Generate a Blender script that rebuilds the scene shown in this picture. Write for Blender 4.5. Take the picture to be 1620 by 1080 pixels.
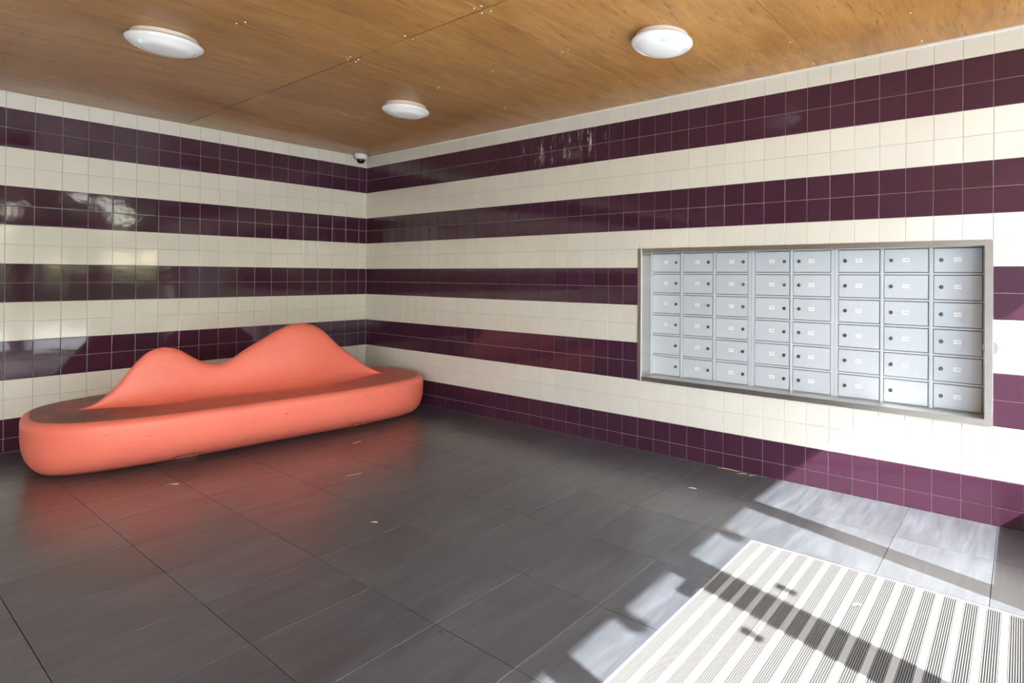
import bpy, bmesh, math, random
from mathutils import Vector, Matrix
for o in list(bpy.data.objects): bpy.data.objects.remove(o, do_unlink=True)
SC = bpy.context.scene
COL = SC.collection
rnd = random.Random(7)

# ------------------------------------------------------------------ camera
cam_d = bpy.data.cameras.new('camera'); cam = bpy.data.objects.new('camera', cam_d); COL.objects.link(cam)
SC.camera = cam
F_PX, CX, CY = 886.666, 1035.92, 434.04
cam_d.sensor_fit = 'HORIZONTAL'; cam_d.sensor_width = 36.0
cam_d.lens = 36.0 * F_PX / 1620.0
cam_d.shift_x = (810.0 - CX) / 1620.0
cam_d.shift_y = (CY - 540.0) / 1620.0
cam_d.clip_start = 0.02; cam_d.clip_end = 300
yaw, pit, rol = 2.1531, 0.0034, 0.0062
fw = Vector((math.cos(yaw)*math.cos(pit), math.sin(yaw)*math.cos(pit), math.sin(pit)))
rt = Vector((math.sin(yaw), -math.cos(yaw), 0)); up = rt.cross(fw)
r2 = rt*math.cos(rol) + up*math.sin(rol); u2 = -rt*math.sin(rol) + up*math.cos(rol)
M = Matrix((r2, u2, -fw)).transposed().to_4x4(); M.translation = Vector((6.5512, -3.6888, 1.3882))
cam.matrix_world = M

# ------------------------------------------------------------------ sky, sun, exposure
SUN = Vector((1.0, -0.228, 0.90)).normalized()
SKY_STRENGTH, SUN_STRENGTH, EXPOSURE = 1.0, 23.0, 0.93
w = bpy.data.worlds.new('sky'); SC.world = w; w.use_nodes = True
wn = w.node_tree.nodes; wl = w.node_tree.links
sky = wn.new('ShaderNodeTexSky'); sky.sky_type = 'NISHITA'; sky.sun_disc = False
sky.sun_elevation = math.asin(SUN.z); sky.sun_rotation = math.atan2(SUN.x, SUN.y)
sky.air_density = 1.0; sky.dust_density = 2.0; sky.ozone_density = 1.0
wl.new(sky.outputs['Color'], wn['Background'].inputs['Color'])
wn['Background'].inputs['Strength'].default_value = SKY_STRENGTH
sun_d = bpy.data.lights.new('sun', 'SUN'); sun_d.energy = SUN_STRENGTH; sun_d.angle = math.radians(0.55)
sun_d.color = (1.0, 0.985, 0.97)
sun = bpy.data.objects.new('sun', sun_d); COL.objects.link(sun)
sun.rotation_euler = SUN.to_track_quat('Z', 'Y').to_euler(); sun.location = (12, -6, 9)
SC.view_settings.view_transform = 'Standard'; SC.view_settings.look = 'None'
SC.view_settings.gamma = 1.0; SC.view_settings.use_curve_mapping = False
SC.view_settings.exposure = EXPOSURE

# ------------------------------------------------------------------ helpers
def mesh_obj(name, verts, faces, mat=None, parent=None, smooth=False, kind=None, mats=None, mi=None):
    me = bpy.data.meshes.new(name); me.from_pydata(verts, [], faces); me.update()
    return link(name, me, mat, parent, smooth, kind, mats, mi)
def link(name, me, mat=None, parent=None, smooth=False, kind=None, mats=None, mi=None):
    for m in (mats or ([mat] if mat else [])): me.materials.append(m)
    if mi: me.polygons.foreach_set('material_index', mi)
    if smooth: me.polygons.foreach_set('use_smooth', [True]*len(me.polygons))
    o = bpy.data.objects.new(name, me); COL.objects.link(o)
    if parent: o.parent = parent
    if kind: o['kind'] = kind
    return o
def inst(name, me, parent=None, loc=(0,0,0), rot=(0,0,0)):
    o = bpy.data.objects.new(name, me); COL.objects.link(o); o.location = loc; o.rotation_euler = rot
    if parent: o.parent = parent
    return o
def empty(name, loc, label=None, cat=None, group=None, kind=None):
    o = bpy.data.objects.new(name, None); COL.objects.link(o); o.location = loc; o.empty_display_size = .1
    return tag(o, label, cat, group, kind)
def tag(o, label=None, cat=None, group=None, kind=None):
    if label: o['label'] = label
    if cat: o['category'] = cat
    if group: o['group'] = group
    if kind: o['kind'] = kind
    return o
class MB:
    def __init__(s): s.v=[]; s.f=[]; s.m=[]
    def box(s, a, b, m=0):
        (x0,y0,z0),(x1,y1,z1) = a,b; n=len(s.v)
        s.v += [(x0,y0,z0),(x1,y0,z0),(x1,y1,z0),(x0,y1,z0),(x0,y0,z1),(x1,y0,z1),(x1,y1,z1),(x0,y1,z1)]
        s.f += [(n,n+3,n+2,n+1),(n+4,n+5,n+6,n+7),(n,n+1,n+5,n+4),(n+1,n+2,n+6,n+5),(n+2,n+3,n+7,n+6),(n+3,n,n+4,n+7)]
        s.m += [m]*6; return s
    def raw(s, v, f, m=0):
        n=len(s.v); s.v += list(v); s.f += [tuple(i+n for i in q) for q in f]; s.m += [m]*len(f); return s
    def lathe(s, prof, c=(0,0,0), seg=32, m=0, axis='z', cap=True):
        n=len(s.v); k=len(prof)
        for i in range(seg):
            a=2*math.pi*i/seg; ca,sa=math.cos(a),math.sin(a)
            for r,h in prof:
                p = (r*ca, r*sa, h) if axis=='z' else ((h, r*ca, r*sa) if axis=='x' else (r*ca, -h, r*sa))
                s.v.append((c[0]+p[0], c[1]+p[1], c[2]+p[2]))
        for i in range(seg):
            j=(i+1)%seg
            for t in range(k-1):
                s.f.append((n+i*k+t, n+j*k+t, n+j*k+t+1, n+i*k+t+1)); s.m.append(m)
        if cap:
            s.f.append(tuple(n+i*k for i in reversed(range(seg)))); s.m.append(m)
            s.f.append(tuple(n+i*k+k-1 for i in range(seg))); s.m.append(m)
        return s
    def build(s, name, mat=None, parent=None, smooth=False, kind=None, mats=None, bevel=0, seg=2):
        o = mesh_obj(name, s.v, s.f, mat, parent, smooth, kind, mats, s.m if mats else None)
        if bevel:
            bm=bmesh.new(); bm.from_mesh(o.data)
            bmesh.ops.bevel(bm, geom=list(bm.edges), offset=bevel, segments=seg, profile=.6, affect='EDGES')
            bm.to_mesh(o.data); bm.free()
        return o
def shade_auto(o, ang=35):
    me=o.data; me.polygons.foreach_set('use_smooth',[True]*len(me.polygons))
    me.set_sharp_from_angle(angle=math.radians(ang))
    return o

# ------------------------------------------------------------------ materials
def mat(name, color=(.5,.5,.5), rough=.5, metal=0, spec=.5, coat=0):
    m = bpy.data.materials.new(name); m.use_nodes=True
    b = m.node_tree.nodes['Principled BSDF']
    b.inputs['Base Color'].default_value=(*color,1); b.inputs['Roughness'].default_value=rough
    b.inputs['Metallic'].default_value=metal; b.inputs['Specular IOR Level'].default_value=spec
    b.inputs['Coat Weight'].default_value=coat
    return m
class N:
    """tiny node helper"""
    def __init__(s, m): s.t=m.node_tree; s.b=s.t.nodes['Principled BSDF']
    def new(s, t, **k):
        n=s.t.nodes.new(t)
        for a,v in k.items(): setattr(n,a,v)
        return n
    def l(s,a,b): s.t.links.new(a,b)
    def coords(s, kind='Object', scale=(1,1,1), random_offset=False):
        tc=s.new('ShaderNodeTexCoord'); mp=s.new('ShaderNodeMapping'); mp.inputs['Scale'].default_value=scale
        src=tc.outputs[kind]
        if random_offset:
            oi=s.new('ShaderNodeObjectInfo'); mu=s.new('ShaderNodeMath',operation='MULTIPLY'); mu.inputs[1].default_value=97.
            s.l(oi.outputs['Random'],mu.inputs[0])
            ad=s.new('ShaderNodeVectorMath',operation='ADD'); s.l(src,ad.inputs[0]); s.l(mu.outputs[0],ad.inputs[1]); src=ad.outputs[0]
        s.l(src,mp.inputs['Vector']); return mp.outputs[0]
    def noise(s, vec, scale=5, detail=4, rough=.5, dist=0):
        n=s.new('ShaderNodeTexNoise'); n.inputs['Scale'].default_value=scale; n.inputs['Detail'].default_value=detail
        n.inputs['Roughness'].default_value=rough; n.inputs['Distortion'].default_value=dist; s.l(vec,n.inputs['Vector']); return n.outputs['Fac']
    def ramp(s, fac, stops):
        r=s.new('ShaderNodeValToRGB'); e=r.color_ramp.elements
        while len(e)<len(stops): e.new(.5)
        for i,(p,c) in enumerate(stops): e[i].position=p; e[i].color=(*c,1) if len(c)==3 else c
        s.l(fac,r.inputs['Fac']); return r.outputs['Color']
    def mix(s, a, b, fac, mode='MIX'):
        x=s.new('ShaderNodeMix',data_type='RGBA',blend_type=mode)
        for v,i in ((fac,0),(a,6),(b,7)):
            if isinstance(v,(int,float)): x.inputs[i].default_value=v
            elif isinstance(v,tuple): x.inputs[i].default_value=(*v,1)
            else: s.l(v,x.inputs[i])
        return x.outputs[2]
    def bump(s, h, strength=.2, dist=.002):
        b=s.new('ShaderNodeBump'); b.inputs['Strength'].default_value=strength; b.inputs['Distance'].default_value=dist
        s.l(h,b.inputs['Height']); s.l(b.outputs[0],s.b.inputs['Normal'])
    def math(s, op, a, b=None, c=None, clamp=False):
        n=s.new('ShaderNodeMath',operation=op,use_clamp=clamp)
        for i,v in enumerate((a,b,c)):
            if v is None: continue
            if isinstance(v,(int,float)): n.inputs[i].default_value=v
            else: s.l(v,n.inputs[i])
        return n.outputs[0]
    def maprange(s, v, a, b, c=0., d=1.):
        n=s.new('ShaderNodeMapRange',interpolation_type='SMOOTHSTEP'); s.l(v,n.inputs[0])
        for i,x in enumerate((a,b,c,d)): n.inputs[i+1].default_value=x
        return n.outputs[0]

def tile_material(name, c0, c1, streaks=False):
    m=mat(name,c0,.06,spec=.5); n=N(m)
    oi=n.new('ShaderNodeObjectInfo')
    col=n.mix(c0,c1,oi.outputs['Random'])
    wv=n.noise(n.coords('Object',(1,1,1),True),9,2,.5)
    n.bump(wv,.12,.004)
    if streaks:                                  # lime run-off on the top purple band of the right-hand wall
        g=n.new('ShaderNodeNewGeometry'); sp=n.new('ShaderNodeSeparateXYZ'); n.l(g.outputs['Position'],sp.inputs[0])
        mp=n.new('ShaderNodeMapping'); mp.inputs['Scale'].default_value=(26,1,2.2); n.l(g.outputs['Position'],mp.inputs[0])
        s1=n.noise(mp.outputs[0],1,5,.65)
        mp2=n.new('ShaderNodeMapping'); mp2.inputs['Scale'].default_value=(14,1,10); n.l(g.outputs['Position'],mp2.inputs[0])
        s2=n.noise(mp2.outputs[0],1,6,.7)
        a=n.maprange(s1,.50,.64); b=n.maprange(s2,.46,.60)
        x=sp.outputs['X']
        win=n.math('MULTIPLY',n.maprange(x,2.45,2.95),n.maprange(x,3.75,3.45))
        zz=n.math('MULTIPLY',n.maprange(sp.outputs['Z'],2.36,2.44),n.maprange(sp.outputs['Z'],2.67,2.60))
        yy=n.math('GREATER_THAN',sp.outputs['Y'],-.05)
        f=n.math('MULTIPLY',n.math('MULTIPLY',n.math('MULTIPLY',a,b),win),n.math('MULTIPLY',zz,yy))
        f=n.math('MULTIPLY',f,.85)
        col=n.mix(col,(.62,.60,.58),f)
        n.l(n.math('MULTIPLY_ADD',f,.6,.06),n.b.inputs['Roughness'])
    n.l(col,n.b.inputs['Base Color'])
    return m
M_CREAM = tile_material('cream glazed tile',(.745,.715,.655),(.775,.75,.69))
M_PURPLE = tile_material('purple glazed tile',(.056,.018,.037),(.065,.021,.044),True)
M_GROUT = mat('grout',(.45,.41,.40),.9,spec=.2)
n=N(M_GROUT); n.l(n.ramp(n.noise(n.coords('Object'),30,3),[(.3,(.40,.365,.355)),(.7,(.50,.46,.45))]),n.b.inputs['Base Color'])

def floor_material():
    m=mat('slate grey floor tile',(.1,.1,.1),.31,spec=.9,coat=.55); n=N(m)
    v=n.coords('Object',(7,1.3,1),True)
    a=n.noise(v,1.6,7,.62,.3)
    b=n.noise(n.coords('Object',(38,3.5,1),True),1.3,4,.6)
    c=n.noise(n.coords('Object',(1.5,1.5,1),True),1.5,3,.5)
    f=n.math('ADD',n.math('MULTIPLY',a,.55),n.math('ADD',n.math('MULTIPLY',b,.25),n.math('MULTIPLY',c,.2)))
    col=n.ramp(f,[(.36,(.044,.046,.053)),(.5,(.064,.0675,.079)),(.66,(.102,.109,.126))])
    oi=n.new('ShaderNodeObjectInfo')
    col=n.mix(col,n.mix(col,(.82,.82,.82),1.0,'MULTIPLY'),oi.outputs['Random'])
    n.l(col,n.b.inputs['Base Color'])
    return m
M_FLOOR=floor_material(); M_FLOOR.node_tree.nodes['Principled BSDF'].inputs['Coat Roughness'].default_value=.26
M_JOINT=mat('floor joint',(.10,.097,.095),.9)

def wood_material():
    m=mat('varnished plywood',(.4,.2,.08),.3,spec=.5); n=N(m)
    v=n.coords('Object',(5,.8,1),True)
    a=n.noise(v,2.2,8,.62,1.2)
    b=n.noise(n.coords('Object',(70,6,1),True),1.2,3,.6)
    c=n.noise(n.coords('Object',(1.2,.7,1),True),1.3,4,.6,.5)
    d=n.noise(n.coords('Object',(34,4.5,1),True),1.6,4,.65,.4)
    f=n.math('ADD',n.math('MULTIPLY',a,.45),n.math('ADD',n.math('MULTIPLY',b,.2),n.math('MULTIPLY',c,.35)))
    col=n.ramp(f,[(.32,(.21,.093,.024)),(.47,(.43,.208,.056)),(.62,(.58,.31,.095))])
    fl=n.math('MULTIPLY',n.maprange(d,.56,.70),n.maprange(c,.38,.56))
    col=n.mix(col,(.17,.075,.026),n.math('MULTIPLY',fl,.8))
    oi=n.new('ShaderNodeObjectInfo')
    col=n.mix(col,n.mix(col,(.86,.83,.80),1.0,'MULTIPLY'),oi.outputs['Random'])
    n.l(col,n.b.inputs['Base Color'])
    return m
M_WOOD=wood_material()
M_DARKGAP=mat('ceiling void',(.03,.018,.01),.9)
M_SCREW=mat('screw head',(.85,.78,.66),.25,1)
M_WHITEPL=mat('white plastic',(.80,.79,.78),.35)
M_DIFF=mat('opal diffuser',(.86,.86,.87),.22)
M_DIFF.node_tree.nodes['Principled BSDF'].inputs['Subsurface Weight'].default_value=.0
M_BASEPL=mat('pinkish white lamp base',(.72,.62,.57),.4)
M_LED=mat('green led',(.05,.8,.3),.3)
_b=M_LED.node_tree.nodes['Principled BSDF']; _b.inputs['Emission Color'].default_value=(.12,1,.38,1); _b.inputs['Emission Strength'].default_value=1.3
M_DOME=mat('smoked dome',(.012,.012,.014),.08)
M_TRIMW=mat('white trim',(.82,.80,.76),.4)
M_ALU=mat('satin aluminium',(.62,.63,.64),.35,1)
def steel():
    m=mat('brushed stainless steel',(.56,.54,.52),.3,1); n=N(m)
    a=n.noise(n.coords('Object',(4,60,60)),2,3,.6)
    n.l(n.ramp(a,[(.3,(.62,.60,.58)),(.7,(.68,.66,.64))]),n.b.inputs['Base Color'])
    return m
M_STEEL=steel()
def powder():
    m=mat('pale grey powder coat',(.52,.56,.60),.42); n=N(m)
    a=n.noise(n.coords('Object',(1,1,1),True),160,2,.5); n.bump(a,.05,.0005)
    oi=n.new('ShaderNodeObjectInfo')
    n.l(n.mix((.525,.565,.62),(.55,.59,.64),oi.outputs['Random']),n.b.inputs['Base Color']); return m
M_POWDER=powder()
M_DARK=mat('dark gap',(.035,.035,.04),.8)
M_LOCK=mat('lock cylinder',(.16,.15,.14),.3,1)
M_LOCKIN=mat('keyway',(.55,.53,.50),.3,1)
M_PLATE=mat('white number plate',(.86,.86,.86),.4)
M_DIGIT=mat('plate engraving',(.16,.16,.17),.6)
def coral():
    m=mat('coral moulded plastic',(.78,.13,.055),.42); n=N(m)
    g=n.new('ShaderNodeNewGeometry'); sp=n.new('ShaderNodeSeparateXYZ'); n.l(g.outputs['Normal'],sp.inputs[0])
    ps=n.new('ShaderNodeSeparateXYZ'); n.l(g.outputs['Position'],ps.inputs[0])
    k=n.noise(n.coords('Object'),24,5,.65)
    col=n.mix((.97,.225,.160),(.92,.205,.142),k)
    # foot and seat grime: ground into the flat seat
    s=n.noise(n.coords('Object',(1,1,1)),5,6,.65,.6)
    flat=n.math('MULTIPLY',n.maprange(sp.outputs['Z'],.965,.998),n.maprange(ps.outputs['Z'],.37,.382))
    flat=n.math('MULTIPLY',flat,n.maprange(ps.outputs['Z'],.44,.40))
    grime=n.math('MULTIPLY',flat,n.math('MULTIPLY_ADD',n.maprange(s,.3,.7),.35,.62))
    oc=n.new('ShaderNodeTexCoord'); os_=n.new('ShaderNodeSeparateXYZ'); n.l(oc.outputs['Object'],os_.inputs[0])
    grime=n.math('MULTIPLY',grime,n.maprange(os_.outputs['Y'],-.95,-.35,1.0,.5))       # the left end is the most worn
    col=n.mix(col,(.17,.062,.047),grime)
    # scuffs
    sc=n.maprange(n.noise(n.coords('Object',(9,4,26)),3,5,.7,.8),.63,.70)
    col=n.mix(col,(.30,.06,.035),n.math('MULTIPLY',sc,.6))
    # unevenly darker over the lowest few centimetres
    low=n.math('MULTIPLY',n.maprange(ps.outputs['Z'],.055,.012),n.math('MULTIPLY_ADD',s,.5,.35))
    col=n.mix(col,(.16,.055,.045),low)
    n.l(col,n.b.inputs['Base Color'])
    n.bump(k,.05,.001)
    return m
M_CORAL=coral()
M_MATALU=mat('mat aluminium',(.27,.265,.26),.5,.2)
M_MATRIB=mat('mat ribs',(.095,.092,.092),.6)
M_MATGROOVE=mat('mat groove',(.012,.012,.014),.9)
M_PLASTER=mat('pale plaster',(.50,.49,.475),.8)
M_FRAME=mat('grey window frame',(.23,.235,.24),.4,.3)
M_GRAYDISC=mat('grey plastic disc',(.17,.17,.17),.5)
def glass():
    m=bpy.data.materials.new('window glass'); m.use_nodes=True; t=m.node_tree
    for nd in list(t.nodes): t.nodes.remove(nd)
    o=t.nodes.new('ShaderNodeOutputMaterial'); mx=t.nodes.new('ShaderNodeMixShader'); tr=t.nodes.new('ShaderNodeBsdfTransparent')
    gl=t.nodes.new('ShaderNodeBsdfGlossy'); gl.inputs['Roughness'].default_value=0.0; fr=t.nodes.new('ShaderNodeFresnel'); ge=t.nodes.new('ShaderNodeNewGeometry'); ml=t.nodes.new('ShaderNodeMath'); ml.operation='MULTIPLY_ADD'
    ml.inputs[1].default_value=-.8333; ml.inputs[2].default_value=1.5      # same Fresnel from either side of the sheet
    t.links.new(ge.outputs['Backfacing'],ml.inputs[0]); t.links.new(ml.outputs[0],fr.inputs[0])
    tr.inputs[0].default_value=(.95,.97,.96,1)
    t.links.new(fr.outputs[0],mx.inputs[0]); t.links.new(tr.outputs[0],mx.inputs[1]); t.links.new(gl.outputs[0],mx.inputs[2]); t.links.new(mx.outputs[0],o.inputs[0])
    return m
M_GLASS=glass()
def noisy(name,c0,c1,scale,rough=.9,stretch=(1,1,1)):
    m=mat(name,c0,rough,spec=.2); n=N(m)
    n.l(n.ramp(n.noise(n.coords('Object',stretch),scale,6,.65),[(.35,c0),(.65,c1)]),n.b.inputs['Base Color']); return m
M_PAVE=noisy('concrete paving',(.48,.48,.475),(.58,.58,.57),3)
M_ROAD=noisy('asphalt',(.055,.055,.06),(.09,.09,.095),6)
M_LAWN=noisy('grass',(.06,.10,.02),(.15,.19,.045),4)
M_LEAF=noisy('foliage',(.03,.06,.015),(.09,.15,.04),9)
M_BARK=noisy('bark',(.10,.08,.06),(.24,.21,.18),8)
M_HOUSE=noisy('pale render',(.60,.63,.68),(.68,.70,.74),2)
M_PANE=mat('dark pane',(.03,.035,.04),.08)

# ------------------------------------------------------------------ room dimensions
P, S = 0.152525, 0.15
ZA = 17.71*S; CEIL = ZA + .857*S
XF, YB = 7.0, -10.5                     # glazed front; unseen back wall set far off so more daylight enters
REC = (26*P, 42*P, ZA-14*S, ZA-7*S)    # mailbox recess x0,x1,z0,z1
TP = .0028                             # tile face stands proud of the grout
G = .0026                               # grout joint
MATR = (5.356, 6.93, -2.67, -.93)      # entrance mat x0,x1,y0,y1
FP = .4595                             # floor tile pitch

# ------------------------------------------------------------------ walls
mb=MB(); x0,x1,z0,z1=REC
mb.box((-.15,0,-.05),(x0,.3,CEIL+.05)); mb.box((x1,0,-.05),(XF+.1,.3,CEIL+.05))
mb.box((x0,0,-.05),(x1,.3,z0)); mb.box((x0,0,z1),(x1,.3,CEIL+.05)); mb.box((x0,.29,z0),(x1,.3,z1))
wall_right=tag(mb.build('wall_right',M_GROUT),kind='structure')
wall_left=tag(MB().box((-.15,YB-.15,-.05),(0,0,CEIL+.05)).build('wall_left',M_GROUT),kind='structure')
wall_back=tag(MB().box((0,YB-.15,-.05),(XF+.1,YB,CEIL+.05)).build('wall_back',M_PLASTER),kind='structure')

tile_cache={}
def tile_geo(wd,ht):
    """pillow-edged glazed tile centred on the origin: x across, z up, face towards -y"""
    a,b=wd/2,ht/2; e1,e2=.0012,.0035; v=[];f=[]
    for (dx,y) in ((0,.0005),(0,-TP+.0010),(e1,-TP+.0003),(e2,-TP)):
        v+=[(-a+dx,y,-b+dx),(a-dx,y,-b+dx),(a-dx,y,b-dx),(-a+dx,y,b-dx)]
    for k in range(3):
        for i in range(4):
            j=(i+1)%4; f.append((k*4+i,k*4+j,k*4+4+j,k*4+4+i))
    f.append((12,13,14,15)); return v,f
def tile_mesh(wd,ht,m):
    key=(round(wd,4),round(ht,4),m.name)
    if key not in tile_cache:
        v,f=tile_geo(wd,ht); me=bpy.data.meshes.new('tile'); me.from_pydata(v,[],f); me.update(); me.materials.append(m); tile_cache[key]=me
    return tile_cache[key]
def rows():
    e=[CEIL]+[ZA-k*S for k in range(18)]+[0.0]
    for r in range(19):
        hi,lo=e[r],e[r+1]; k=r-1
        yield k,lo,hi,('purple' if k>=0 and (k//2)%2==0 else 'cream')
def lay(wall, cols, rotz, place, single, skip):
    rest={'purple':MB(),'cream':MB()}
    for k,lo,hi,colr in rows():
        for (ci,c0,c1) in cols:
            if skip(ci,k): continue
            m=M_PURPLE if colr=='purple' else M_CREAM
            wd=c1-c0-G; ht=hi-lo-G
            px=place((c0+c1)/2,(lo+hi)/2)
            if single(ci,colr):
                t=.0022 if colr=='purple' else .0012
                inst(colr+'_tile',tile_mesh(wd,ht,m),wall,px,(rnd.uniform(-t,t),0,rotz+rnd.uniform(-t,t)))
            else:
                v,f=tile_geo(wd,ht); R=Matrix.Translation(px)@Matrix.Rotation(rotz,4,'Z')
                rest[colr].raw([tuple(R@Vector(q)) for q in v],f)
    for colr,b in rest.items():
        if b.v: b.build(colr+'_tile_field',M_PURPLE if colr=='purple' else M_CREAM,wall,kind='stuff')
nr=int(XF/P)
colsR=[(i,i*P,min((i+1)*P,XF)) for i in range(nr+1) if XF-i*P>.02]
lay(wall_right,colsR,0.0,lambda c,z:(c,0,z),
    lambda ci,c: (9<=ci<=43 if c=='purple' else 7<=ci<=43),
    lambda ci,k: 26<=ci<42 and 7<=k<14)
edges=[0.0,.6083*P]
while edges[-1]<-YB: edges.append(edges[-1]+P)
edges[-1]=-YB
colsL=[(i,edges[i],edges[i+1]) for i in range(len(edges)-1) if edges[i+1]-edges[i]>.02]
lay(wall_left,colsL,math.pi/2,lambda c,z:(0,-c,z),lambda ci,c: ci<=22,lambda ci,k:False)

# ------------------------------------------------------------------ floor
floor=tag(MB().box((-.15,YB-.15,-.08),(XF+.1,.3,-.010)).build('floor',M_JOINT),kind='structure')
jx,jy=.0022,.0022
nfx=int(XF/FP)+1; nfy=int(-YB/FP)+1
def sub(r,h):
    a0,a1,b0,b1=r; h0,h1,k0,k1=h
    if a1<=h0 or a0>=h1 or b1<=k0 or b0>=k1: return [r]
    o=[]
    if a0<h0: o.append((a0,h0,b0,b1)); a0=h0
    if a1>h1: o.append((h1,a1,b0,b1)); a1=h1
    if b0<k0: o.append((a0,a1,b0,k0))
    if b1>k1: o.append((a0,a1,k1,b1))
    return o
fcache={}; far=MB()
hole=(MATR[0]-.002,MATR[1]+.002,MATR[2]-.002,MATR[3]+.002)
for i in range(nfx):
    for j in range(nfy):
        r=(i*FP+jx/2,min((i+1)*FP-jx/2,XF),max(-(j+1)*FP+jy/2,YB),-j*FP-jy/2)
        if r[1]-r[0]<.02 or r[3]-r[2]<.02: continue
        cxx,cyy=(r[0]+r[1])/2,(r[2]+r[3])/2
        pieces=sub(r,hole)
        if not pieces: continue
        dz=rnd.uniform(-.0003,.0001)
        if r[3]<-4.7:
            far.box((r[0],r[2],-.0095),(r[1],r[3],0)); continue
        if pieces==[r]:
            key=(round(r[1]-r[0],3),round(r[3]-r[2],3))
            if key not in fcache:
                a,b=(r[1]-r[0])/2,(r[3]-r[2])/2
                v=[];e=.0012
                for dx,z in ((0,-.0095),(0,-e),(e,0)):
                    v+=[(-a+dx,-b+dx,z),(a-dx,-b+dx,z),(a-dx,b-dx,z),(-a+dx,b-dx,z)]
                f=[(k*4+q,k*4+(q+1)%4,k*4+4+(q+1)%4,k*4+4+q) for k in range(2) for q in range(4)]+[(8,9,10,11)]
                me=bpy.data.meshes.new('floor_tile'); me.from_pydata(v,[],f); me.update(); me.materials.append(M_FLOOR); fcache[key]=me
            me=fcache[key]
        else:
            b=MB()
            for q in pieces: b.box((q[0]-cxx,q[2]-cyy,-.0095),(q[1]-cxx,q[3]-cyy,0))
            me=bpy.data.meshes.new('floor_tile'); me.from_pydata(b.v,[],b.f); me.update(); me.materials.append(M_FLOOR)
        inst('floor_tile',me,floor,(cxx,cyy,dz),(0,0,0))

far.build('floor_tile_field',M_FLOOR,floor,kind='stuff')

# ------------------------------------------------------------------ ceiling
ceiling=tag(MB().box((-.15,YB-.15,CEIL+.018),(XF+.1,.3,CEIL+.12)).build('ceiling',M_DARKGAP),kind='structure')
JX=[0,1.633,2.905,4.163,5.418,6.67,XF]; JY=[0,-1.733,-4.23,-6.73,-9.23,YB]
pg=.004
for i in range(len(JX)-1):
    for j in range(len(JY)-1):
        a0=JX[i]+(pg/2 if i else .002); a1=JX[i+1]-(pg/2 if i<len(JX)-2 else 0); b1=JY[j]-(.0035 if j else .012); b0=JY[j+1]+.0035
        c=((a0+a1)/2,(b0+b1)/2,CEIL)
        b=MB().box((a0-c[0],b0-c[1],0),(a1-c[0],b1-c[1],.018))
        o=b.build('ceiling_panel',M_WOOD,ceiling,bevel=.0012,seg=1); o.location=c
sc=MB()
def screw(x,y):
    sc.lathe([(.0,-.0034),(.0045,-.0028),(.0068,.0002)],(x,y,CEIL),8,cap=False)
xs=[.40,1.005]
for q in (1.633,2.905,4.163,5.418,6.67): xs+= [q-.028,q+.028]
xs+=[2.265,3.52,4.777,6.045]
for x in xs:
    for y in (-.07,-.48,-1.10,-1.758,-1.708,-2.36,-2.985,-3.6,-4.20,-4.26,-4.9,-5.5):
        screw(x+rnd.uniform(-.006,.006),y+rnd.uniform(-.012,.012))
sc.build('screw',M_SCREW,ceiling,kind='stuff')

tag(MB().box((0,-.011,CEIL-.013),(XF,0.0,CEIL)).build('trim_1',M_TRIMW),kind='structure')
tag(MB().box((0,-.0050,0),(.0045,0,CEIL)).build('trim_2',M_ALU),kind='structure')

# ------------------------------------------------------------------ glazed front (sun comes in through it)
fr=MB()
for y0,y1 in ((-.045,0),(-.92,-.86),(-2.67,-2.61),(-3.62,-3.56),(-5.0,-4.94),(-6.4,-6.34),(-7.8,-7.74),(-9.2,-9.14),(YB,YB+.06)):
    fr.box((XF-.03,y0,0),(XF+.06,y1,CEIL))
fr.box((XF-.03,YB,2.20),(XF+.06,0,2.27)); fr.box((XF-.03,YB,CEIL-.06),(XF+.06,0,CEIL))
tag(fr.build('trim_3',M_FRAME),kind='structure')
def window(name,y0,y1,solid=True):
    b=MB()
    if solid: b.box((XF-.01,y0,0),(XF+.04,y1,.495))
    else: b.box((XF-.02,y0,0),(XF+.05,y1,.08))
    o=tag(b.build(name,M_FRAME),kind='structure')
    MB().box((XF+.010,y0,.495 if solid else .08),(XF+.016,y1,2.20)).build('pane',M_GLASS,o)
    MB().box((XF+.010,y0,2.27),(XF+.016,y1,CEIL-.06)).build('pane',M_GLASS,o)
window('window_1',-.86,-.045); window('window_2',-3.56,-2.67,False); 
for i,(a_,b_) in enumerate(((-4.94,-3.62),(-6.34,-5.0),(-7.74,-6.4),(-9.14,-7.8),(YB+.06,-9.2))): window('window_%d'%(i+3),a_,b_,False)  # unseen bays added along the front to bring more daylight into the room
def door(name,y0,y1,hs0,hs1,hy):
    b=MB(); b.box((XF-.02,y0,.01),(XF+.03,y0+hs0,2.195)); b.box((XF-.02,y1-hs1,.01),(XF+.03,y1,2.195))
    b.box((XF-.02,y0+hs0,.01),(XF+.03,y1-hs1,.11)); b.box((XF-.02,y0+hs0,2.10),(XF+.03,y1-hs1,2.195))
    o=tag(b.build(name,M_FRAME),kind='structure')
    MB().box((XF+.002,y0+hs0,.11),(XF+.008,y1-hs1,2.10)).build('pane',M_GLASS,o)
    h=MB(); h.box((XF-.035,hy-.018,1.13),(XF-.021,hy+.018,1.21)); s=y0+hs0*.5 if abs(hy-y0)<abs(hy-y1) else y1-hs1*.5
    h.box((XF-.033,min(hy,s),1.166),(XF-.021,max(hy,s),1.170)); h.build('door_handle',M_ALU,o)
    return o
door('door_1',-1.76,-.92,.09,.05,-1.573); d2=door('door_2',-2.61,-1.76,.05,.09,-1.95)
MB().box((XF-.035,-1.945,1.465),(XF-.018,-1.845,1.535)).build('lock_case',M_FRAME,d2)
tag(MB().box((XF+.06,-13,2.9),(8.39,5,3.12)).build('trim_4',M_PLASTER),kind='structure')
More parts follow.
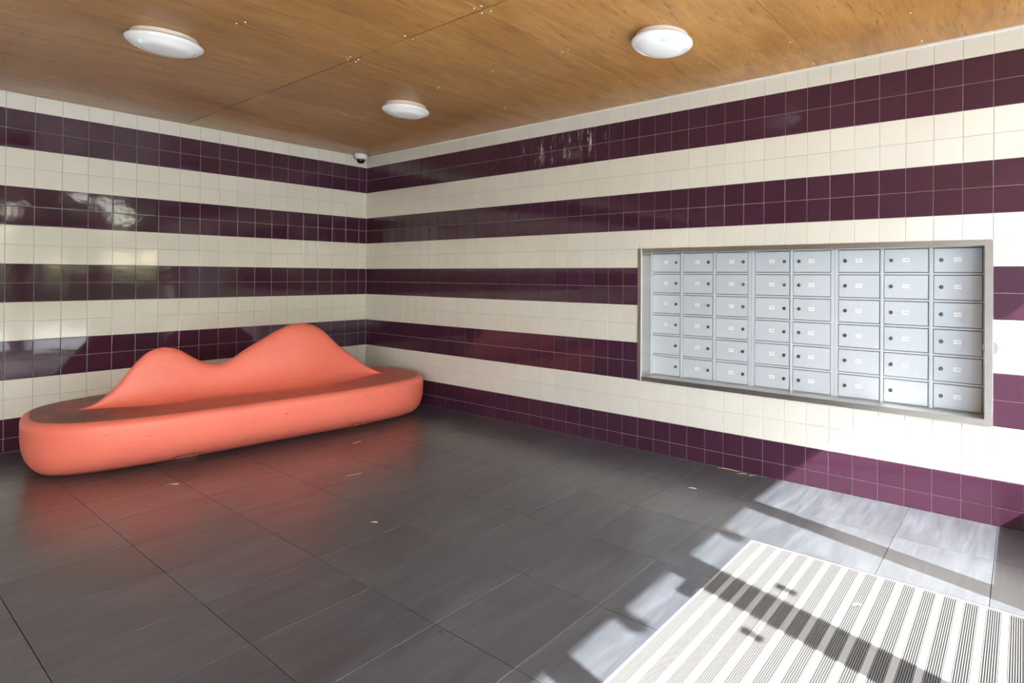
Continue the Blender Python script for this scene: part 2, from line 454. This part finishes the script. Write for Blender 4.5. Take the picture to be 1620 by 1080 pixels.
for i,(y,nm) in enumerate(((-1.654,'nearer the right-hand wall'),(-2.568,'farther from the right-hand wall'))):
    e=empty('canopy_lamp',(8.385,y,2.9),'small grey ball lamp under the outside canopy edge, the one '+nm,'lamp','canopy edge lamps')
    MB().lathe([(.045,0),(.045,-.012)],seg=16).build('base',M_FRAME,e)
    MB().lathe([(.007,-.012),(.007,-.045)],seg=8).build('stem',M_FRAME,e)
    pr=[(.047*math.sin(t),-.088-.047*-math.cos(t)*-1) for t in [math.pi*k/10 for k in range(11)]]
    pr=[(max(.0005,.047*math.sin(math.pi*k/10)),-.041-.047*(1-math.cos(math.pi*k/10))) for k in range(11)]
    MB().lathe(pr,seg=16).build('globe',M_FRAME,e,smooth=True)

# outside
tag(MB().box((XF+.1,-40,-.2),(14,30,-.02)).build('pavement',M_PAVE),kind='structure')
tag(MB().box((14,-40,-.2),(21,30,-.08)).build('road',M_ROAD),kind='structure')
lv=[(21,-40,-.05),(21,30,-.05),(24,-40,.05),(24,30,.05),(36,-40,1.7),(36,30,1.7),(70,-40,2.4),(70,30,2.4)]
tag(mesh_obj('lawn',lv,[(0,2,3,1),(2,4,5,3),(4,6,7,5)],M_LAWN),kind='structure')
def blob(mb,c,r,seed):
    q=random.Random(seed); bm=bmesh.new(); bmesh.ops.create_icosphere(bm,subdivisions=2,radius=1)
    for v in bm.verts: v.co*= r*(1+q.uniform(-.28,.22)); v.co.z*=.85; v.co+=Vector(c)
    mb.raw([tuple(v.co) for v in bm.verts],[tuple(v.index for v in f.verts) for f in bm.faces]); bm.free()
for i,(x,y,h) in enumerate(((25,-4.2,7),(27,1.5,6.5),(26,-9,8),(28,-14.5,7),(27,7,7),(33,-1.2,8),(34,-6.8,7.5),(33,4.6,8),(35,-12,8.5),(34,-18,8),(31,11,8))):
    e=empty('tree',(x,y,.2),'leafy tree on the lawn across the road','tree','trees across the road')
    MB().lathe([(.24,-.4),(.17,1.2),(.14,h*.6)],seg=10).build('trunk',M_BARK,e)
    b=MB(); q=random.Random(i)
    for k in range(11): blob(b,(q.uniform(-1.6,1.6),q.uniform(-1.9,1.9),2.2+q.uniform(0,h-2.6)),q.uniform(.7,1.35),i*20+k)
    b.build('foliage',M_LEAF,e)
hs=empty('house',(52,-6,2),kind='structure')
b=MB().box((0,-9,-.5),(8,9,5.5)); b.build('wall',M_HOUSE,hs)
for k in range(5): MB().box((-.06,-7.4+k*3.2,1.4),(.02,-5.8+k*3.2,3.2)).build('window_pane',M_PANE,hs)
MB().raw([(-.5,-9.5,5.5),(8.5,-9.5,5.5),(8.5,9.5,5.5),(-.5,9.5,5.5),(4,-9.5,8),(4,9.5,8)],[(0,4,5,3),(1,2,5,4),(0,1,4),(3,5,2),(0,3,2,1)]).build('roof',M_ROAD,hs)

# ------------------------------------------------------------------ bench
BX,BY,BTH=.932,-1.493,.138
A1,B1,FA,FB,NS,HS,ZM,PW,N0=1.382,.722,.105,.272,3.05,.388,.332,3.8,4.2
def hull():
    K=15; NN=128; out=[]
    for k in range(K):
        ww=k/(K-1); g=(1-ww)**PW
        out.append((A1-FA*g,B1-FB*g,ZM*ww,NS+(N0-NS)*g))
    out[0]=(out[0][0]-.02,out[0][1]-.02,0,out[0][3]); out.insert(1,(out[0][0]+.012,out[0][1]+.012,.006,N0))
    for k in range(1,9):
        p=k/8*math.pi/2; r=HS-ZM
        out.append((A1-r*(1-math.cos(p)),B1-r*(1-math.cos(p)),ZM+r*math.sin(p),NS))
    for sft in (.12,.25,.45,.65):
        out.append(((A1-.04)*(1-sft),(B1-.04)*(1-sft),HS,NS))
    v=[];f=[]
    for a,b,z,nn in out:
        for i in range(NN):
            t=2*math.pi*i/NN; c,s=math.cos(t),math.sin(t)
            v.append((b*math.copysign(abs(c)**(2/nn),c),a*math.copysign(abs(s)**(2/nn),s),z))
    R=len(out)
    for k in range(R-1):
        for i in range(NN):
            j=(i+1)%NN; f.append((k*NN+i,k*NN+j,(k+1)*NN+j,(k+1)*NN+i))
    f.append(tuple(range((R-1)*NN,R*NN))); f.append(tuple(reversed(range(NN))))
    return v,f
bench=empty('wave_bench',(BX,BY,0),'coral red moulded plastic bench with a two-humped wavy backrest on the grey floor','bench')
bench.rotation_euler=(0,0,-BTH)
v,f=hull(); seat=mesh_obj('seat',v,f,M_CORAL,bench)
# two hand-hold slots under the front edge
cut=MB()
for yy in (-.56,.625): cut.box((.435,yy-.060,-.02),(.9,yy+.060,.058))
cu=mesh_obj('cutter',cut.v,cut.f)
cu.parent=bench
bpy.context.view_layer.update()
md=seat.modifiers.new('b','BOOLEAN'); md.operation='DIFFERENCE'; md.object=cu; md.solver='EXACT'
bpy.context.view_layer.update()
ev=seat.evaluated_get(bpy.context.evaluated_depsgraph_get()); me=bpy.data.meshes.new_from_object(ev)
seat.modifiers.clear(); seat.data=me
if not me.materials: me.materials.append(M_CORAL)
bpy.data.objects.remove(cu,do_unlink=True)
shade_auto(seat,40)
# backrest fin
prof=[(-1.12,.385),(-1.05,.402),(-.992,.428),(-.893,.536),(-.816,.659),(-.763,.736),(-.708,.785),(-.626,.81),(-.539,.784),(-.45,.713),(-.39,.668),(-.321,.637),(-.249,.633),(-.171,.675),(-.07,.755),(0,.797),(.131,.881),(.239,.932),(.336,.943),(.439,.92),(.527,.854),(.652,.71),(.78,.595),(.878,.507),(.955,.45),(1.03,.408),(1.10,.385)]
thick=[(-1.12,.03),(-.95,.09),(-.64,.155),(-.33,.185),(0,.255),(.36,.27),(.62,.19),(.85,.11),(1.10,.03)]
def lerp(t,x):
    if x<=t[0][0]: return t[0][1]
    for (a,p),(b,q) in zip(t,t[1:]):
        if x<=b: return p+(q-p)*(x-a)/(b-a)
    return t[-1][1]
def smooth(t,x,h):
    ks=[-1,-.5,0,.5,1]; ws=[1,3,4,3,1]
    return sum(w_*lerp(t,x+h*k) for k,w_ in zip(ks,ws))/12
sec=[(1.75,-.02),(1.45,.006),(1.2,.024),(1.0,.048),(.82,.086),(.66,.145),(.53,.235),(.43,.36),(.36,.53),(.30,.70),(.245,.84),(.18,.93),(.10,.982),(0,1)]
sec=[(-p,h) for p,h in sec]+[(p,h) for p,h in sec[-2::-1]]
NSX=150; vv=[];ff=[]
for i in range(NSX+1):
    s=-1.12+2.22*i/NSX
    h=max(0,smooth(prof,s,.035)-HS); B=smooth(thick,s,.08)
    for p,q in sec:
        pw=p*B
        # keep the crest at least 3.5 cm thick
        if q>.3: pw=math.copysign(max(abs(pw),abs(p)/.36*.036 if abs(p)<.36 else abs(pw)),pw) if p else 0
        vv.append((pw,s,HS-.003+q*h))
m_=len(sec)
for i in range(NSX):
    for k in range(m_-1):
        ff.append((i*m_+k,i*m_+k+1,(i+1)*m_+k+1,(i+1)*m_+k))
back=mesh_obj('backrest',vv,ff,M_CORAL,bench,smooth=True)

# ------------------------------------------------------------------ mailboxes
YD=.13
fx0,fx1,fz0,fz1=x0,x1,z0,z1; ix0,ix1,iz0,iz1=fx0+.035,fx1-.040,fz0+.034,fz1-.032
frm=empty('recess_frame',((fx0+fx1)/2,0,fz0),'stainless steel surround framing the recessed grey mailboxes','frame')
ox,oz=-(fx0+fx1)/2,-fz0
def fb(name,a,b,bev=.0015):
    return MB().box((a[0]+ox,a[1],a[2]+oz),(b[0]+ox,b[1],b[2]+oz)).build(name,M_STEEL,frm,bevel=bev,seg=1)
fb('flange',(fx0-.002,-.010,fz0-.002),(ix0,.006,fz1+.002)); fb('flange',(ix1,-.010,fz0-.002),(fx1+.002,.006,fz1+.002))
fb('flange',(ix0,-.010,fz0-.002),(ix1,.006,iz0)); fb('flange',(ix0,-.010,iz1),(ix1,.006,fz1+.002))
fb('reveal',(ix0-.006,.006,iz0-.006),(ix0,.20,iz1+.006),.0005); fb('reveal',(ix1,.006,iz0-.006),(ix1+.006,.20,iz1+.006),.0005)
fb('reveal',(ix0,.006,iz0-.006),(ix1,.20,iz0),.0005); fb('reveal',(ix0,.006,iz1),(ix1,.20,iz1+.006),.0005)
DC=[(4.018,4.276),(4.306,4.566),(4.596,4.856),(4.915,5.172),(5.201,5.458),(5.516,5.772),(5.803,6.057),(6.090,6.347)]
DR=[(1.425,1.569),(1.259,1.404),(1.094,1.238),(.929,1.073),(.763,.908),(.597,.742)]
banks=[((ix0,4.884),(0,1,2),'three-column bank of pale grey mailboxes at the left of the steel recess'),
       ((4.886,5.486),(3,4),'two-column bank of pale grey mailboxes in the middle of the steel recess'),
       ((5.488,ix1),(5,6,7),'three-column bank of pale grey mailboxes at the right of the steel recess')]
nums={0:[11,13,15,17,None,None],1:[21,23,25,27,29,31],2:[33,35,37,39,41,43],3:[52,54,56,58,60,62],4:[64,66,68,70,72,74],
      5:[88,90,92,94,96,98],6:[100,102,104,106,108,110],7:[112,114,116,118,120,122]}
gp=.0042
def text_geo(s,size):
    c=bpy.data.curves.new('txt','FONT'); c.body=s; c.size=size; c.align_x='CENTER'; c.align_y='CENTER'; c.resolution_u=2
    o=bpy.data.objects.new('txt',c); COL.objects.link(o)
    bpy.context.view_layer.update()
    me=bpy.data.meshes.new_from_object(o.evaluated_get(bpy.context.evaluated_depsgraph_get()))
    v=[tuple(q.co) for q in me.vertices]; f=[tuple(p.vertices) for p in me.polygons]
    bpy.data.objects.remove(o,do_unlink=True); bpy.data.meshes.remove(me); return v,f
lock_mb=MB().lathe([(.0115,.0),(.0115,.005),(.009,.0062)],seg=16,axis='y',m=0)
lock_mb.box((-.0018,-.0072,-.006),(.0018,-.006,.006),1)
lock_me=bpy.data.meshes.new('lock'); lock_me.from_pydata(lock_mb.v,[],lock_mb.f); lock_me.materials.append(M_LOCK); lock_me.materials.append(M_LOCKIN)
lock_me.polygons.foreach_set('material_index',lock_mb.m)
door_me={}
for (bx0,bx1),cols,lab in banks:
    bank=empty('mailbox_bank',((bx0+bx1)/2,YD,iz0),lab,'mailboxes','mailbox banks in the wall recess')
    X0,Z0=(bx0+bx1)/2,iz0
    MB().box((bx0-X0,.012,0),(bx1-X0,.15,iz1-Z0)).build('case',M_DARK,bank)
    ff_=MB(); xe=[bx0]
    for ci in cols: xe+= [DC[ci][0]-gp,DC[ci][1]+gp]
    xe.append(bx1)
    for q in range(0,len(xe),2):
        ff_.box((xe[q]-X0,0,0),(xe[q+1]-X0,.014,iz1-Z0))
        wst=xe[q+1]-xe[q]
        if q and q<len(xe)-2: ff_.box((xe[q]-X0+.004,-.004,0),(xe[q+1]-X0-.004,0,iz1-Z0))
    for ci in cols:
        ze=[iz1]
        for lo,hi in DR: ze+=[hi+gp,lo-gp]
        ze.append(iz0)
        for q in range(0,len(ze),2):
            if ze[q]-ze[q+1]>.0005: ff_.box((DC[ci][0]-gp-X0,.0005,ze[q+1]-Z0),(DC[ci][1]+gp-X0,.0135,ze[q]-Z0))
    ff_.build('face_frame',M_POWDER,bank,bevel=.0008,seg=1)
    for ci in cols:
        for ri,(lo,hi) in enumerate(DR):
            wd,ht=DC[ci][1]-DC[ci][0],hi-lo; key=(round(wd,4),round(ht,4))
            if key not in door_me:
                d=MB().box((-wd/2,-.002,-ht/2),(wd/2,.008,ht/2)).build('mailbox_door',M_POWDER,None,bevel=.001,seg=1)
                door_me[key]=d.data; bpy.data.objects.remove(d,do_unlink=True)
            d=inst('mailbox_door',door_me[key],bank,((DC[ci][0]+DC[ci][1])/2-X0,.0,(lo+hi)/2-Z0),(0,0,rnd.uniform(-.003,.003)))
            lx=(wd/2-.035) if ci<4 else (-wd/2+.042)
            inst('lock',lock_me,d,(lx,-.002,.002),(0,rnd.uniform(-.5,.5),0))
            nm=nums[ci][ri]
            if nm is not None:
                p=MB().box((-.021,-.0018,-.0125),(.021,0,.0125),0)
                for sx in (-.0165,.0165): p.lathe([(.0022,.0018),(.0022,.0028)],(sx,0,0),8,m=1,axis='y')
                tv,tf=text_geo(str(nm),.0165)
                p.raw([(a,-.0021,b) for a,b,c in tv],tf,1)
                o=p.build('number_plate',None,d,mats=[M_PLATE,M_DIGIT]); o.location=(0 if ci!=4 and ci!=5 else .0,-.002,.004)
tag(MB().lathe([(.043,.0028),(.043,.0060),(.036,.0080)],seg=32,axis='y').build('wall_disc',M_GRAYDISC),'small flat grey disc on the tiles behind the right edge of the steel surround','disc')
bpy.data.objects['wall_disc'].location=(6.397,0,1.0)

# ------------------------------------------------------------------ ceiling lights
def light(x,y,lab,led=None):
    e=empty('ceiling_light',(x,y,CEIL),lab,'ceiling light','round bulkhead lights')
    shade_auto(MB().lathe([(.152,0),(.155,-.003),(.155,-.034),(.140,-.036)],seg=56).build('base',M_BASEPL,e))
    pr=[(.150,-.029),(.172,-.031),(.1795,-.038),(.1795,-.046),(.172,-.055)]
    for k in range(4):
        r=.165-.011*k; z=-.0590-.0052*k
        pr+=[(r,z),(r-.0062,z-.0040),(r-.0082,z-.0008)]
    pr+=[(.118,-.0805),(.09,-.0865),(.05,-.0905),(.004,-.092)]
    shade_auto(MB().lathe(pr,seg=72).build('diffuser',M_DIFF,e),50)
    if led:
        MB().lathe([(.0005,-.0035),(.006,-.003),(.008,.004)],(led[0],led[1],led[2]),12,cap=False).build('indicator_lamp',M_LED,e)
light(2.31,-2.523,'round white ceiling light at the left with a green indicator lamp',(.045,-.122,-.0775))
light(4.787,-.949,'round white ceiling light at the right, nearest the mailbox wall',(.075,-.105,-.0775))
light(2.285,-.962,'round white ceiling light in the middle, nearest the corner camera')
cm=empty('security_camera',(.125,-.145,CEIL),'small white dome security camera on the ceiling in the corner','camera')
shade_auto(MB().lathe([(.066,0),(.072,-.006),(.074,-.045),(.066,-.062),(.046,-.066)],seg=32).build('housing',M_WHITEPL,cm))
MB().lathe([(.046,-.060),(.046,-.070),(.040,-.090),(.026,-.104),(.008,-.110),(.0005,-.1105)],seg=24).build('dome',M_DOME,cm,smooth=True)

# ------------------------------------------------------------------ entrance mat
em=empty('entrance_mat',((MATR[0]+MATR[1])/2,(MATR[2]+MATR[3])/2,-.0095),'recessed entrance mat of aluminium bars and dark ribbed strips, sunlit at the right','mat')
mx,my=(MATR[0]+MATR[1])/2,(MATR[2]+MATR[3])/2; L=(MATR[3]-MATR[2])/2; W=(MATR[1]-MATR[0])/2
b=MB(); b.box((-W,-L,0),(-W+.009,L,.0105)); b.box((W-.009,-L,0),(W,L,.0105)); b.box((-W+.009,-L,0),(W-.009,-L+.006,.0105)); b.box((-W+.009,L-.006,0),(W-.009,L,.0105))
b.build('edge_frame',M_MATALU,em)
MB().box((-W+.009,-L+.006,0),(W-.009,L-.006,.002)).build('backing',M_MATGROOVE,em)
pitch=.0815; bw=.026
strip=MB(); sw=pitch-bw; rib=7
for k in range(rib):
    a=k*sw/rib; strip.box((a+.0018,-L+.007,.002),(a+sw/rib-.0018,L-.007,.0092))
strip_me=bpy.data.meshes.new('ribbed_strip'); strip_me.from_pydata(strip.v,[],strip.f); strip_me.materials.append(M_MATRIB)
bar=MB()
bar.box((0,-L+.007,.002),(bw,L-.007,.0100))
bar_me=bpy.data.meshes.new('aluminium_bar'); bar_me.from_pydata(bar.v,[],bar.f); bar_me.materials.append(M_MATALU)
xx=-W+.009
while xx<W-.012:
    if xx+sw<W-.009: inst('ribbed_strip',strip_me,em,(xx,0,0))
    if xx+pitch<W-.009: inst('aluminium_bar',bar_me,em,(xx+sw,0,0))
    xx+=pitch

# ------------------------------------------------------------------ litter on the floor
M_STRAW=mat('dry straw',(.62,.52,.36),.8); M_PAPER=mat('paper scrap',(.75,.73,.70),.7); M_PETAL=mat('dry petal',(.70,.62,.50),.7); M_FOIL=mat('foil',(.7,.7,.72),.25,.8)
def curl(name,pts,wd,m,lab,cat,group=None):
    v=[];f=[]
    for i,(x,y,z) in enumerate(pts):
        a=Vector(pts[min(i+1,len(pts)-1)])-Vector(pts[max(i-1,0)]); nrm=Vector((-a.y,a.x,0)); nrm=nrm.normalized() if nrm.length else Vector((0,1,0))
        t=wd*(.4+.6*math.sin(math.pi*(i+.5)/len(pts)))
        p=Vector((x,y,z))
        for sg,dz in ((-1,0),(1,0),(1,.0012),(-1,.0012)):
            q=p+nrm*t*sg; v.append((q.x,q.y,q.z+dz))
    nn=len(pts)
    for i in range(nn-1):
        for k in range(4): f.append((i*4+k,i*4+(k+1)%4,i*4+4+(k+1)%4,i*4+4+k))
    f+= [(3,2,1,0),((nn-1)*4,(nn-1)*4+1,(nn-1)*4+2,(nn-1)*4+3)]
    o=mesh_obj(name,v,f,m); c=Vector(pts[nn//2]); c.z=0
    o.data.transform(Matrix.Translation(-c)); o.location=c
    return tag(o,lab,cat,group)
curl('straw',[(4.70,-.028,.001),(4.75,-.020,.004),(4.80,-.016,.004),(4.86,-.013,.001)],.004,M_STRAW,'longest dry straw on the floor against the purple wall tiles','straw')
curl('straw',[(4.875,-.06,.001),(4.90,-.042,.006),(4.925,-.030,.001)],.0035,M_STRAW,'short bent straw on the floor beside the longest straw by the wall','straw')
curl('straw',[(4.955,-.05,.001),(4.975,-.034,.005),(4.99,-.018,.001)],.0035,M_STRAW,'short dry straw by the wall, nearest the sunlit floor','straw')
curl('paper_scrap',[(4.715,-.478,.001),(4.74,-.474,.003),(4.765,-.468,.001)],.007,M_PAPER,'small pale scrap on the grey floor below the mailboxes','scrap')
curl('paper_scrap',[(1.955,-1.20,.001),(1.953,-1.165,.002),(1.95,-1.13,.001)],.008,M_PAPER,'white paper scrap on the floor in front of the right end of the coral bench','scrap')
curl('dry_stalk',[(2.66,-1.63,.001),(2.69,-1.60,.008),(2.70,-1.56,.006),(2.68,-1.53,.001)],.003,M_PETAL,'thin curled stalk on the floor in front of the coral bench','stalk')
curl('foil_scrap',[(1.86,-2.37,.001),(1.88,-2.345,.004),(1.90,-2.32,.001)],.012,M_FOIL,'shiny foil scrap on the floor by the left part of the coral bench','scrap')
curl('petal',[(3.50,-1.93,.001),(3.515,-1.92,.003),(3.53,-1.912,.001)],.006,M_PETAL,'tiny pale petal in the middle of the grey floor','petal')
curl('pebble',[(4.655,-2.322,.001),(4.665,-2.318,.004),(4.675,-2.314,.001)],.005,M_DARK,'dark crumb on the floor joint left of the entrance mat','crumb')
curl('leaf_fragment',[(5.95,-1.24,.002),(5.965,-1.225,.006),(5.98,-1.215,.002)],.008,mat('pale leaf',(.50,.50,.22),.7),'pale yellow leaf fragment on the sunlit entrance mat','leaf')
